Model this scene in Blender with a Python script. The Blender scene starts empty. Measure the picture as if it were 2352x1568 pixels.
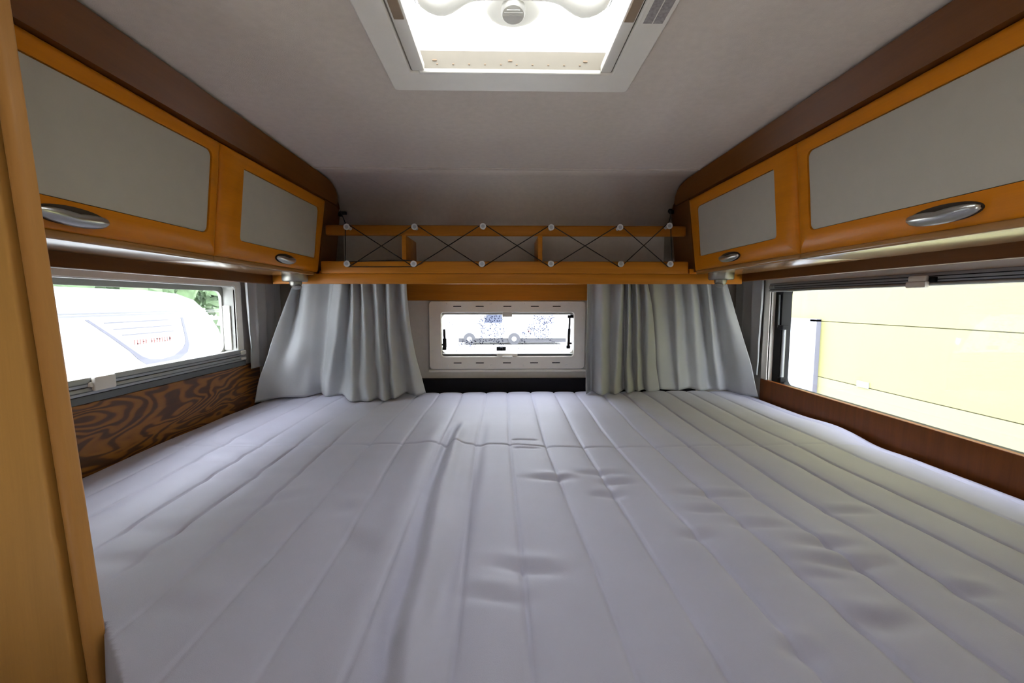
import bpy, bmesh, math, random
import numpy as np
from mathutils import Vector, Matrix

scene = bpy.context.scene
COL = scene.collection
PI = math.pi

# ------------------------------------------------------------------ camera
# Units are metres; the origin is the camera, y runs towards the front window of the sleeping alcove.
cam_data = bpy.data.cameras.new('camera')
cam_data.sensor_fit = 'HORIZONTAL'
cam_data.sensor_width = 36.0
cam_data.lens = 36.0 * 1000.0 / 2352.0
cam_data.clip_start = 0.02
cam_data.clip_end = 300
cam = bpy.data.objects.new('camera', cam_data)
COL.objects.link(cam)
cam.location = (0, 0, 0)
cam.rotation_euler = (math.radians(90 - 5.1428), 0, math.radians(-1.1982))
scene.camera = cam

# ------------------------------------------------------------------ sky (bright overcast day)
world = bpy.data.worlds.new('overcast_sky')
scene.world = world
world.use_nodes = True
wn = world.node_tree.nodes
wl = world.node_tree.links
wn.clear()
w_out = wn.new('ShaderNodeOutputWorld')
w_bg = wn.new('ShaderNodeBackground')
w_bg.inputs['Color'].default_value = (0.95, 0.975, 1.0, 1)
w_bg.inputs['Strength'].default_value = 1.0
wl.new(w_bg.outputs[0], w_out.inputs[0])

# ------------------------------------------------------------------ exposure
vs = scene.view_settings
vs.view_transform = 'Standard'
vs.look = 'None'
vs.gamma = 1.0
vs.use_curve_mapping = False
vs.exposure = 4.1

# ------------------------------------------------------------------ materials
def new_mat(name):
    m = bpy.data.materials.new(name)
    m.use_nodes = True
    nt = m.node_tree
    for n in list(nt.nodes):
        nt.nodes.remove(n)
    out = nt.nodes.new('ShaderNodeOutputMaterial')
    return m, nt, out

def node(nt, kind, **kw):
    n = nt.nodes.new(kind)
    for k, v in kw.items():
        if k in n.inputs:
            n.inputs[k].default_value = v
        else:
            setattr(n, k, v)
    return n

def coords(nt, scale=(1, 1, 1), rot=(0, 0, 0)):
    tc = nt.nodes.new('ShaderNodeTexCoord')
    mp = nt.nodes.new('ShaderNodeMapping')
    mp.inputs['Scale'].default_value = scale
    mp.inputs['Rotation'].default_value = rot
    nt.links.new(tc.outputs['Object'], mp.inputs['Vector'])
    return mp.outputs['Vector']

def ramp(nt, fac, stops):
    r = nt.nodes.new('ShaderNodeValToRGB')
    e = r.color_ramp.elements
    while len(e) < len(stops):
        e.new(0.5)
    for i, (p, c) in enumerate(stops):
        e[i].position = p
        e[i].color = (c[0], c[1], c[2], 1)
    nt.links.new(fac, r.inputs[0])
    return r.outputs[0]

def mixc(c, f):
    return tuple(min(1, v * f) for v in c)

def plain(name, col, rough=0.5, metal=0.0, noise=0.06, nscale=30, bump=0.0, bscale=400, spec=0.5, sheen=0.0, trans=0.0):
    """Principled material, colour slightly varied by noise, optional fine bump."""
    m, nt, out = new_mat(name)
    p = node(nt, 'ShaderNodeBsdfPrincipled', Roughness=rough, Metallic=metal)
    p.inputs['Specular IOR Level'].default_value = spec
    if sheen:
        p.inputs['Sheen Weight'].default_value = sheen
    v = coords(nt)
    n = node(nt, 'ShaderNodeTexNoise', Scale=nscale, Detail=3.0)
    nt.links.new(v, n.inputs['Vector'])
    c = ramp(nt, n.outputs['Fac'], [(0.3, mixc(col, 1 - noise)), (0.7, mixc(col, 1 + noise))])
    nt.links.new(c, p.inputs['Base Color'])
    if bump:
        b2 = node(nt, 'ShaderNodeTexNoise', Scale=bscale, Detail=2.0)
        nt.links.new(v, b2.inputs['Vector'])
        b = node(nt, 'ShaderNodeBump', Strength=bump, Distance=0.002)
        nt.links.new(b2.outputs['Fac'], b.inputs['Height'])
        nt.links.new(b.outputs[0], p.inputs['Normal'])
    if trans:
        t = node(nt, 'ShaderNodeBsdfTranslucent')
        nt.links.new(c, t.inputs['Color'])
        mx = node(nt, 'ShaderNodeMixShader', Fac=trans)
        nt.links.new(p.outputs[0], mx.inputs[1])
        nt.links.new(t.outputs[0], mx.inputs[2])
        nt.links.new(mx.outputs[0], out.inputs[0])
    else:
        nt.links.new(p.outputs[0], out.inputs[0])
    return m

def wood(name, col, dark=0.75, axis='y', rough=0.35, scale=22, contrast=1.0, coat=0.0):
    """Wood: noise stretched along the grain axis plus fine pores."""
    m, nt, out = new_mat(name)
    p = node(nt, 'ShaderNodeBsdfPrincipled', Roughness=rough)
    p.inputs['Specular IOR Level'].default_value = 0.2
    p.inputs['Coat Weight'].default_value = coat
    p.inputs['Coat Roughness'].default_value = 0.2
    s = [scale] * 3
    s['xyz'.index(axis)] = scale * 0.06
    v = coords(nt, tuple(s))
    n = node(nt, 'ShaderNodeTexNoise', Scale=1.0, Detail=5.0, Roughness=0.6, Distortion=0.6)
    nt.links.new(v, n.inputs['Vector'])
    s2 = [380] * 3
    s2['xyz'.index(axis)] = 12
    v2 = coords(nt, tuple(s2))
    n2 = node(nt, 'ShaderNodeTexNoise', Scale=1.0, Detail=2.0)
    nt.links.new(v2, n2.inputs['Vector'])
    ad = node(nt, 'ShaderNodeMath', operation='MULTIPLY_ADD')
    ad.inputs[1].default_value = 0.25
    nt.links.new(n2.outputs['Fac'], ad.inputs[0])
    nt.links.new(n.outputs['Fac'], ad.inputs[2])
    lo = 0.62 - 0.2 * contrast
    c = ramp(nt, ad.outputs[0], [(lo, mixc(col, dark)), (0.80, col)])
    nt.links.new(c, p.inputs['Base Color'])
    b = node(nt, 'ShaderNodeBump', Strength=0.06, Distance=0.001)
    nt.links.new(n2.outputs['Fac'], b.inputs['Height'])
    nt.links.new(b.outputs[0], p.inputs['Normal'])
    nt.links.new(p.outputs[0], out.inputs[0])
    return m

def plywood(name):
    """Rotary-cut pine veneer: wandering dark contour bands."""
    m, nt, out = new_mat(name)
    p = node(nt, 'ShaderNodeBsdfPrincipled', Roughness=0.45)
    v = coords(nt, (1, 1.7, 9.0))
    n = node(nt, 'ShaderNodeTexNoise', Scale=1.15, Detail=2.5, Roughness=0.45, Distortion=0.7)
    nt.links.new(v, n.inputs['Vector'])
    mul = node(nt, 'ShaderNodeMath', operation='MULTIPLY')
    mul.inputs[1].default_value = 96.0
    nt.links.new(n.outputs['Fac'], mul.inputs[0])
    sn = node(nt, 'ShaderNodeMath', operation='SINE')
    nt.links.new(mul.outputs[0], sn.inputs[0])
    v2 = coords(nt, (20, 5, 90))
    n2 = node(nt, 'ShaderNodeTexNoise', Scale=1.0, Detail=4.0)
    nt.links.new(v2, n2.inputs['Vector'])
    ad = node(nt, 'ShaderNodeMath', operation='MULTIPLY_ADD')
    ad.inputs[1].default_value = 1.5
    nt.links.new(n2.outputs['Fac'], ad.inputs[0])
    nt.links.new(sn.outputs[0], ad.inputs[2])
    mr = node(nt, 'ShaderNodeMapRange')
    mr.inputs['From Min'].default_value = -0.4
    mr.inputs['From Max'].default_value = 1.9
    nt.links.new(ad.outputs[0], mr.inputs['Value'])
    c = ramp(nt, mr.outputs[0], [(0.0, (0.34, 0.135, 0.020)), (0.40, (0.27, 0.10, 0.016)), (0.66, (0.12, 0.042, 0.010)), (1.0, (0.07, 0.026, 0.008))])
    nt.links.new(c, p.inputs['Base Color'])
    nt.links.new(p.outputs[0], out.inputs[0])
    return m

def glass(name, tint=(0.95, 0.97, 1.0), drops=0.0):
    """Clear acrylic pane; optional raindrops whose rims take away most of the light."""
    m, nt, out = new_mat(name)
    t = node(nt, 'ShaderNodeBsdfTransparent')
    t.inputs['Color'].default_value = (*tint, 1)
    g = node(nt, 'ShaderNodeBsdfGlossy', Roughness=0.02)
    mx = node(nt, 'ShaderNodeMixShader', Fac=0.04)
    nt.links.new(t.outputs[0], mx.inputs[1])
    nt.links.new(g.outputs[0], mx.inputs[2])
    last = mx
    if drops:
        v = coords(nt)
        vo = node(nt, 'ShaderNodeTexVoronoi', Scale=120.0)
        nt.links.new(v, vo.inputs['Vector'])
        cr = ramp(nt, vo.outputs['Distance'], [(0.10, (0, 0, 0)), (0.16, (1, 1, 1)), (0.32, (1, 1, 1)), (0.38, (0, 0, 0))])
        no = node(nt, 'ShaderNodeTexNoise', Scale=9.0)
        nt.links.new(v, no.inputs['Vector'])
        gate = ramp(nt, no.outputs['Fac'], [(0.47, (0, 0, 0)), (0.53, (1, 1, 1))])
        mu = node(nt, 'ShaderNodeMath', operation='MULTIPLY')
        nt.links.new(cr, mu.inputs[0])
        nt.links.new(gate, mu.inputs[1])
        m2 = node(nt, 'ShaderNodeMath', operation='MULTIPLY')
        m2.inputs[1].default_value = drops
        nt.links.new(mu.outputs[0], m2.inputs[0])
        tl = node(nt, 'ShaderNodeBsdfTransparent')
        tl.inputs['Color'].default_value = (0.16, 0.18, 0.27, 1)
        mx2 = node(nt, 'ShaderNodeMixShader')
        nt.links.new(m2.outputs[0], mx2.inputs[0])
        nt.links.new(mx.outputs[0], mx2.inputs[1])
        nt.links.new(tl.outputs[0], mx2.inputs[2])
        last = mx2
    nt.links.new(last.outputs[0], out.inputs[0])
    return m

M = {}
M['door_wood'] = wood('honey_beech_wood', (0.62, 0.20, 0.006), dark=0.82, axis='y', rough=0.36, coat=0.06)
M['shelf_wood'] = wood('beech_shelf_wood', (0.52, 0.185, 0.016), dark=0.72, axis='x', rough=0.38)
M['fascia_wood'] = wood('brown_laminate', (0.16, 0.055, 0.010), dark=0.75, axis='y', rough=0.38)
M['post_wood'] = wood('beech_panel', (0.62, 0.33, 0.09), dark=0.82, axis='z', rough=0.4, scale=14)
M['underside'] = wood('glossy_laminate_underside', (0.36, 0.18, 0.06), dark=0.85, axis='y', rough=0.22, coat=0.6)
M['red_wood'] = wood('red_brown_laminate', (0.21, 0.060, 0.010), dark=0.72, axis='z', rough=0.4, scale=60)
M['plywood'] = plywood('pine_plywood')
M['grey_panel'] = plain('grey_laminate', (0.43, 0.395, 0.325), rough=0.55, noise=0.02)
M['dark_gap'] = plain('dark_gasket', (0.035, 0.022, 0.012), rough=0.7)
M['ceiling'] = plain('ceiling_fabric', (0.64, 0.565, 0.495), rough=0.85, noise=0.035, nscale=60, bump=0.35, bscale=700, spec=0.15)
M['lining'] = plain('wall_lining', (0.62, 0.58, 0.53), rough=0.7, noise=0.03, nscale=50, spec=0.2)
M['cream'] = plain('cream_plastic', (0.80, 0.76, 0.69), rough=0.4, noise=0.02)
M['white_plastic'] = plain('white_plastic', (0.80, 0.78, 0.72), rough=0.35, noise=0.01)
M['recess'] = plain('grey_white_seal', (0.62, 0.61, 0.58), rough=0.6, noise=0.04)
M['alu'] = plain('aluminium', (0.42, 0.43, 0.42), rough=0.42, metal=0.6, noise=0.03)
M['jamb_grey'] = plain('grey_window_jamb', (0.30, 0.30, 0.275), rough=0.7, noise=0.06)
M['alu_mid'] = plain('satin_aluminium', (0.30, 0.31, 0.33), rough=0.5, metal=0.3, noise=0.03)
M['rail_wood'] = wood('brown_beech_rail', (0.40, 0.14, 0.012), dark=0.75, axis='x', rough=0.4)
M['alu_dark'] = plain('dark_aluminium', (0.14, 0.15, 0.15), rough=0.5, metal=0.5, noise=0.03)
M['chrome'] = plain('brushed_metal', (0.55, 0.55, 0.52), rough=0.28, metal=1.0, noise=0.03)
M['black'] = plain('black_plastic', (0.010, 0.010, 0.012), rough=0.6, spec=0.2)
M['black_felt'] = plain('black_felt', (0.012, 0.011, 0.014), rough=0.9, spec=0.1)
M['knob'] = plain('pale_grey_plastic', (0.62, 0.62, 0.62), rough=0.45, noise=0.03)
M['knob_dark'] = plain('grey_plastic', (0.38, 0.38, 0.40), rough=0.5, noise=0.03)
M['cord'] = plain('black_elastic', (0.012, 0.010, 0.010), rough=0.8)
M['mattress'] = plain('lavender_grey_cotton', (0.47, 0.47, 0.59), rough=0.55, noise=0.03, nscale=9, bump=0.12, bscale=900, spec=0.35, sheen=0.25)
M['curtain'] = plain('grey_satin_cotton', (0.50, 0.51, 0.52), rough=0.55, noise=0.03, nscale=12, bump=0.15, bscale=1100, spec=0.35, sheen=0.2, trans=0.12)
M['glass'] = glass('clear_pane')
M['glass_rain'] = glass('rainy_pane', drops=0.95)
M['lamp_glass'] = plain('frosted_lens', (0.22, 0.21, 0.20), rough=0.3, noise=0.02)
M['pad'] = plain('brown_pad', (0.28, 0.20, 0.13), rough=0.7)
M['sticker'] = plain('grey_print', (0.30, 0.27, 0.26), rough=0.6, noise=0.25, nscale=220)
M['cabin'] = plain('cabin_lining', (0.55, 0.50, 0.43), rough=0.7)
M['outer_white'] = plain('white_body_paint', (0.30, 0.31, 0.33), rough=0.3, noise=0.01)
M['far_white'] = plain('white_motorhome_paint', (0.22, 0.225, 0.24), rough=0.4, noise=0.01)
M['outer_grey'] = plain('grey_decal', (0.085, 0.085, 0.115), rough=0.5)
M['outer_red'] = plain('red_decal', (0.25, 0.085, 0.08), rough=0.5)
M['yellow_wall'] = plain('pale_yellow_cladding', (0.19, 0.18, 0.070), rough=0.7, noise=0.02, nscale=4)
M['yellow_joint'] = plain('cladding_joint', (0.10, 0.09, 0.05), rough=0.8)
M['plinth'] = plain('pale_plinth', (0.19, 0.18, 0.095), rough=0.8, noise=0.03)
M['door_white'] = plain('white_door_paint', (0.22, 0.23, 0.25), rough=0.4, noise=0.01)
M['door_grey'] = plain('grey_door_frame', (0.12, 0.12, 0.155), rough=0.4, noise=0.02)
M['tyre'] = plain('tyre_rubber', (0.03, 0.03, 0.035), rough=0.8)
M['far_glass'] = plain('dark_window_glass', (0.05, 0.055, 0.075), rough=0.6, spec=0.0)
M['leaf'] = plain('foliage', (0.13, 0.20, 0.10), rough=0.8, noise=0.3, nscale=6)
M['asphalt'] = plain('pale_gravel', (0.58, 0.57, 0.55), rough=0.9, noise=0.12, nscale=20)

# dome of the hatch: milky translucent acrylic
m, nt, out = new_mat('milky_acrylic')
tl = node(nt, 'ShaderNodeBsdfTranslucent')
tl.inputs['Color'].default_value = (0.58, 0.59, 0.60, 1)
df = node(nt, 'ShaderNodeBsdfDiffuse')
df.inputs['Color'].default_value = (0.85, 0.86, 0.87, 1)
mx = node(nt, 'ShaderNodeMixShader', Fac=0.22)
nt.links.new(tl.outputs[0], mx.inputs[1])
nt.links.new(df.outputs[0], mx.inputs[2])
nt.links.new(mx.outputs[0], out.inputs[0])
M['dome'] = m
M['shaft_shade'] = plain('darkened_frame_plastic', (0.20, 0.175, 0.135), rough=0.6, noise=0.03)  # same plastic as the frame, shade put into its colour against the dome's glare
M['handle_white'] = plain('white_handle_plastic', (0.85, 0.84, 0.80), rough=0.35, noise=0.01, trans=0.3)
M['lamp_metal'] = plain('satin_lamp_metal', (0.30, 0.29, 0.26), rough=0.42, metal=1.0, noise=0.03)
M['strip_wood'] = wood('brown_edge_strip', (0.52, 0.25, 0.07), dark=0.85, axis='z', rough=0.4, scale=14)

# ------------------------------------------------------------------ mesh helpers
def bx(bm, lo, hi, bev=0.0, seg=2):
    """Add an axis-aligned box, optionally with rounded edges."""
    lo, hi = [min(a, b) for a, b in zip(lo, hi)], [max(a, b) for a, b in zip(lo, hi)]
    c = [(a + b) / 2 for a, b in zip(lo, hi)]
    s = [b - a for a, b in zip(lo, hi)]
    r = bmesh.ops.create_cube(bm, size=1.0)
    vs_ = r['verts']
    for v in vs_:
        v.co = Vector((v.co.x * s[0] + c[0], v.co.y * s[1] + c[1], v.co.z * s[2] + c[2]))
    if bev:
        es = list({e for v in vs_ for e in v.link_edges})
        bmesh.ops.bevel(bm, geom=es, offset=min(bev, min(s) * 0.49), segments=seg, profile=0.5, affect='EDGES')
    return bm

def boxes(*args, bev=0.0, seg=2):
    bm = bmesh.new()
    for lo, hi in args:
        bx(bm, lo, hi, bev, seg)
    return bm

def pydata(verts, faces):
    bm = bmesh.new()
    vv = [bm.verts.new(v) for v in verts]
    for f in faces:
        try:
            bm.faces.new([vv[i] for i in f])
        except ValueError:
            pass
    return bm

def lathe(bm, profile, origin, axis, n=24):
    """profile: list of (radius, distance along axis)."""
    ax = Vector(axis).normalized()
    up = Vector((0, 0, 1)) if abs(ax.z) < 0.9 else Vector((1, 0, 0))
    e1 = ax.cross(up).normalized()
    e2 = ax.cross(e1)
    o = Vector(origin)
    rings = []
    for r, d in profile:
        rings.append([bm.verts.new(o + ax * d + e1 * (r * math.cos(2 * PI * i / n)) + e2 * (r * math.sin(2 * PI * i / n))) for i in range(n)])
    for a, b in zip(rings, rings[1:]):
        for i in range(n):
            bm.faces.new((a[i], a[(i + 1) % n], b[(i + 1) % n], b[i]))
    bm.faces.new(rings[0][::-1])
    bm.faces.new(rings[-1])
    return bm

def tube(bm, pts, rad, n=8, closed=False):
    """Sweep a circle along a polyline; rad may be a number or a list."""
    pts = [Vector(p) for p in pts]
    k = len(pts)
    rads = rad if isinstance(rad, (list, tuple)) else [rad] * k
    rings = []
    prev = None
    for i, p in enumerate(pts):
        a = pts[max(0, i - 1)]
        b = pts[min(k - 1, i + 1)]
        t = (b - a).normalized()
        if prev is None:
            up = Vector((0, 0, 1)) if abs(t.z) < 0.9 else Vector((1, 0, 0))
            e1 = t.cross(up).normalized()
        else:
            e1 = (prev - t * prev.dot(t)).normalized()
        prev = e1
        e2 = t.cross(e1)
        rings.append([bm.verts.new(p + (e1 * math.cos(2 * PI * j / n) + e2 * math.sin(2 * PI * j / n)) * rads[i]) for j in range(n)])
    for a, b in zip(rings, rings[1:]):
        for j in range(n):
            bm.faces.new((a[j], a[(j + 1) % n], b[(j + 1) % n], b[j]))
    bm.faces.new(rings[0][::-1])
    bm.faces.new(rings[-1])
    return bm

def rrect(u0, u1, v0, v1, r, n=8, radii=None):
    """Rounded rectangle outline, counter-clockwise, 4*(n+1) points."""
    rr = radii or (r, r, r, r)          # corners: u0v0, u1v0, u1v1, u0v1
    pts = []
    for (cu, cv, a0, q) in ((u0 + rr[0], v0 + rr[0], PI, rr[0]), (u1 - rr[1], v0 + rr[1], 1.5 * PI, rr[1]),
                            (u1 - rr[2], v1 - rr[2], 0, rr[2]), (u0 + rr[3], v1 - rr[3], 0.5 * PI, rr[3])):
        for i in range(n + 1):
            a = a0 + 0.5 * PI * i / n
            pts.append((cu + q * math.cos(a), cv + q * math.sin(a)))
    return pts

def ring_frame(bm, outer, inner, to3, d0, d1, back=True):
    """Flat frame between two outlines with equal point counts; to3(u, v, d) maps to 3-D, d0 = front, d1 = back depth."""
    n = len(outer)
    A = [bm.verts.new(to3(*p, d0)) for p in outer]
    B = [bm.verts.new(to3(*p, d0)) for p in inner]
    C = [bm.verts.new(to3(*p, d1)) for p in outer]
    D = [bm.verts.new(to3(*p, d1)) for p in inner]
    for i in range(n):
        j = (i + 1) % n
        bm.faces.new((A[i], A[j], B[j], B[i]))
        bm.faces.new((C[i], C[j], A[j], A[i]))
        bm.faces.new((B[i], B[j], D[j], D[i]))
        if back:
            bm.faces.new((D[i], D[j], C[j], C[i]))
    return bm

def slab(bm, outline, to3, d0, d1):
    """Solid plate from an outline."""
    n = len(outline)
    A = [bm.verts.new(to3(*p, d0)) for p in outline]
    B = [bm.verts.new(to3(*p, d1)) for p in outline]
    bm.faces.new(A)
    bm.faces.new(B[::-1])
    for i in range(n):
        j = (i + 1) % n
        bm.faces.new((A[j], A[i], B[i], B[j]))
    return bm

def obj(name, bm, mat, parent=None, smooth=None):
    bmesh.ops.recalc_face_normals(bm, faces=bm.faces)
    me = bpy.data.meshes.new(name)
    bm.to_mesh(me)
    bm.free()
    me.materials.append(M[mat])
    o = bpy.data.objects.new(name, me)
    COL.objects.link(o)
    if smooth is not None:
        me.polygons.foreach_set('use_smooth', [True] * len(me.polygons))
        if smooth < 180:
            me.set_sharp_from_angle(angle=math.radians(smooth))
    if parent is not None:
        o.parent = parent
        w = Vector(parent.location)
        q = parent.parent
        while q is not None:
            w += Vector(q.location)
            q = q.parent
        o.location = -w
    return o

def tag(o, label, cat, group=None):
    o['label'] = label
    o['category'] = cat
    if group:
        o['group'] = group
    return o

def thing(name, label, cat, loc=(0, 0, 0), group=None):
    o = bpy.data.objects.new(name, None)
    o.empty_display_size = 0.05
    COL.objects.link(o)
    o.location = loc
    return tag(o, label, cat, group)

def struct(name, bm=None, mat=None, parent=None, loc=(0, 0, 0), smooth=None, label=None):
    if bm is None:
        o = bpy.data.objects.new(name, None)
        COL.objects.link(o)
        o.location = loc
    else:
        o = obj(name, bm, mat, parent, smooth)
    o['kind'] = 'structure'
    if label:
        o['label'] = label
    return o

# ------------------------------------------------------------------ main dimensions
XL, XR = -1.02, 1.095          # inner faces of the side walls
YF = 1.98                      # inner face of the end wall with the small window
ZM = -0.398                    # top of the mattress
ZC = 0.45                      # ceiling
ZB = -0.54                     # base board of the alcove
YB = -2.6                      # back of the cabin behind the camera
ZG = -1.75                     # cabin floor

# window openings in the side walls (y0, y1, z0, z1)
WL = (0.92, 1.675, -0.19, 0.062)
WR = (0.72, 1.755, -0.345, 0.076)

FILL_OPENING = (-1.70, -0.40, -1.40, -0.72)     # unseen openings added in the cabin walls for fill light, low behind the camera

def side_wall(name, x0, x1, w, label):
    zlo, zhi = ZG, ZC + 0.1
    ylo, yhi = YB, YF + 0.08
    b = []
    b.append(((x0, w[1], zlo), (x1, yhi, zhi)))
    b.append(((x0, w[0], zlo), (x1, w[1], w[2])))
    b.append(((x0, w[0], w[3]), (x1, w[1], zhi)))
    c = FILL_OPENING
    b.append(((x0, c[1], zlo), (x1, w[0], zhi)))
    b.append(((x0, c[0], zlo), (x1, c[1], c[2])))
    b.append(((x0, c[0], c[3]), (x1, c[1], zhi)))
    b.append(((x0, ylo, zlo), (x1, c[0], zhi)))
    return struct(name, boxes(*b), 'lining', label=label)

side_wall('wall_left', XL - 0.035, XL, WL, 'pale lined side wall with the plywood panel')
side_wall('wall_right', XR, XR + 0.035, WR, 'pale lined side wall facing the yellow building')
# end wall with the opening of the small window
wy0, wy1 = YF, YF + 0.026
ow = (-0.285, 0.329, -0.252, -0.040)
struct('wall_front', boxes(((XL, wy0, ZB), (ow[0], wy1, ZC + 0.1)), ((ow[1], wy0, ZB), (XR, wy1, ZC + 0.1)),
                           ((ow[0], wy0, ZB), (ow[1], wy1, ow[2])), ((ow[0], wy0, ow[3]), (ow[1], wy1, ZC + 0.1))), 'lining',
       label='cream end wall around the small window')
struct('wall_back', boxes(((XL, YB - 0.04, ZG), (XR, YB, ZC + 0.1))), 'cabin', label='back wall of the cabin')
struct('floor', boxes(((XL, 0.02, ZB - 0.03), (XR, YF, ZB))), 'cabin', label='base board of the sleeping alcove')
struct('floor_cabin', boxes(((XL, YB, ZG - 0.04), (XR, 0.02, ZG))), 'cabin', label='cabin floor')
struct('wall_bulkhead', boxes(((XL, 0.0, ZG), (XR, 0.03, ZB - 0.03))), 'cabin', label='bulkhead below the sleeping alcove')

# ceiling: flat, then curving down to the shelf at the end wall
HX0, HX1, HY0, HY1 = -0.176, 0.212, 0.495, 0.885   # hatch opening
CPROF = [(1.52, 0.450), (1.60, 0.4495), (1.66, 0.446), (1.71, 0.438), (1.76, 0.424), (1.80, 0.408), (1.84, 0.385),
         (1.875, 0.355), (1.90, 0.322), (1.92, 0.285), (1.93, 0.24), (1.935, 0.10)]
bm = boxes(((XL, YB, ZC), (HX0, 1.52, ZC + 0.03)), ((HX1, YB, ZC), (XR, 1.52, ZC + 0.03)),
           ((HX0, YB, ZC), (HX1, HY0, ZC + 0.03)), ((HX0, HY1, ZC), (HX1, 1.52, ZC + 0.03)))
struct('ceiling', bm, 'ceiling', label='pale fabric-lined ceiling')
vv, ff = [], []
for i, (y, z) in enumerate(CPROF):
    vv += [(XL, y, z), (XR, y, z)]
for i in range(len(CPROF) - 1):
    ff.append((2 * i, 2 * i + 1, 2 * i + 3, 2 * i + 2))
o = struct('ceiling_curve', pydata(vv, ff), 'ceiling', smooth=180, label='curved part of the ceiling above the shelf')
sm = o.modifiers.new('thickness', 'SOLIDIFY')
sm.thickness = 0.012
sm.offset = 1.0
struct('ceiling_shell', boxes(((XL, 1.5, ZC + 0.035), (XR, YF + 0.05, ZC + 0.06))), 'cabin', label='outer roof skin')
# joint strip across the ceiling
struct('trim_1', boxes(((-0.64, 1.513, ZC - 0.003), (0.69, 1.530, ZC + 0.001)), bev=0.0015), 'ceiling', label='thin joint strip across the ceiling')

# ------------------------------------------------------------------ mattress
def build_mattress():
    x0, x1, y0, y1 = XL + 0.022, XR - 0.018, 0.03, 1.935
    nx, ny = 620, 420
    xs = np.linspace(x0, x1, nx)
    ys = np.linspace(y0, y1, ny)
    X, Y = np.meshgrid(xs, ys)
    rng = np.random.RandomState(4)
    def vnoise(fx, fy, seed):
        r = np.random.RandomState(seed)
        g = r.rand(64, 64)
        u = (X - x0) * fx
        v = (Y - y0) * fy
        i = np.floor(u).astype(int)
        j = np.floor(v).astype(int)
        fu = u - i
        fv = v - j
        fu = fu * fu * (3 - 2 * fu)
        fv = fv * fv * (3 - 2 * fv)
        i0, i1, j0, j1 = i % 64, (i + 1) % 64, j % 64, (j + 1) % 64
        return (g[j0, i0] * (1 - fu) + g[j0, i1] * fu) * (1 - fv) + (g[j1, i0] * (1 - fu) + g[j1, i1] * fu) * fv - 0.5
    Z = np.full_like(X, ZM)
    # soft unevenness
    Z += 0.010 * vnoise(3.1, 2.3, 1) + 0.005 * vnoise(7, 6, 2)
    # stitched channels running towards the end window; they wander a little
    seamx = 0.025 + 0.1003 * np.arange(-10, 11)
    W = 0.010 * np.sin(1.7 * Y + 1.0) + 0.006 * np.sin(4.1 * Y)
    fade = np.clip(0.45 + 0.9 * (vnoise(2.2, 2.6, 8) + 0.35) + 0.35 * np.clip((X + 0.25) / 0.3, 0, 1) - 0.25 * np.clip((-0.2 - X) / 0.3, 0, 1), 0.12, 1.0)
    for k, sx in enumerate(seamx):
        w = W * (1 if k % 2 else 0.6) + 0.004 * math.sin(k * 2.3)
        d = np.abs(X - (sx + w))
        Z -= fade * (0.0042 * np.exp(-(d / 0.0032) ** 2) + 0.0030 * np.exp(-(d / 0.016) ** 2))
    # dents where the filled channels end at the far edge
    def crease(pts, width, amp, taper=0.15):
        """groove (amp<0) or fold (amp>0) along a polyline in the plane of the mattress"""
        nonlocal Z
        best = np.full_like(X, 9.0)
        tt = np.zeros_like(X)
        L = [math.dist(a, b) for a, b in zip(pts, pts[1:])]
        tot = sum(L)
        acc = 0
        for (a, b), l in zip(zip(pts, pts[1:]), L):
            dx, dy = (b[0] - a[0]) / l, (b[1] - a[1]) / l
            s = np.clip((X - a[0]) * dx + (Y - a[1]) * dy, 0, l)
            d = np.hypot(X - a[0] - s * dx, Y - a[1] - s * dy)
            m_ = d < best
            best = np.where(m_, d, best)
            tt = np.where(m_, (acc + s) / tot, tt)
            acc += l
        env = np.clip(np.minimum(tt, 1 - tt) / taper, 0, 1)
        env = env * env * (3 - 2 * env)
        Z = Z + amp * env * np.exp(-(best / width) ** 2)
    # the long fold left of the middle
    main = [(-0.150, 1.45), (-0.159, 1.237), (-0.157, 0.888), (-0.139, 0.629), (-0.138, 0.498), (-0.126, 0.40), (-0.12, 0.2)]
    crease(main, 0.012, -0.012)
    crease([(a + 0.026, b) for a, b in main], 0.017, 0.013)
    crease([(a - 0.045, b) for a, b in main], 0.03, 0.006)
    crease([(-0.058, 1.45), (-0.061, 1.321), (-0.066, 0.908), (-0.075, 0.675), (-0.085, 0.45)], 0.014, -0.006)
    # cross seam where the covers of the two cushions meet
    crease([(-0.95, 1.20), (-0.73, 1.205), (-0.19, 1.192), (0.031, 1.185), (0.10, 1.18), (0.79, 1.180), (1.05, 1.17)], 0.006, -0.0028, 0.03)
    crease([(0.02, 1.228), (0.105, 1.232)], 0.006, -0.003)
    crease([(0.025, 1.158), (0.085, 1.158), (0.105, 1.168)], 0.006, -0.003)
    # small puckers across the channels on the right
    pk = [((0.384, 0.641), (0.53, 0.615), (0.638, 0.63)), ((0.405, 0.607), (0.526, 0.579)), ((0.315, 0.878), (0.584, 0.862)),
          ((0.398, 0.524), (0.481, 0.507), (0.55, 0.512)), ((0.398, 0.494), (0.509, 0.484)), ((0.33, 0.80), (0.46, 0.79)),
          ((0.36, 0.75), (0.55, 0.735)), ((0.18, 0.93), (0.33, 0.925)), ((0.14, 0.98), (0.30, 0.985)), ((0.16, 0.87), (0.27, 0.86)),
          ((0.03, 0.95), (0.19, 0.955)), ((0.28, 0.70), (0.38, 0.705)), ((0.45, 0.68), (0.62, 0.675)), ((0.58, 0.80), (0.75, 0.79)),
          ((-0.06, 0.64), (0.12, 0.60)), ((-0.09, 0.57), (0.06, 0.54)), ((0.60, 0.56), (0.70, 0.55)), ((0.30, 0.46), (0.37, 0.44))]
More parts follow.
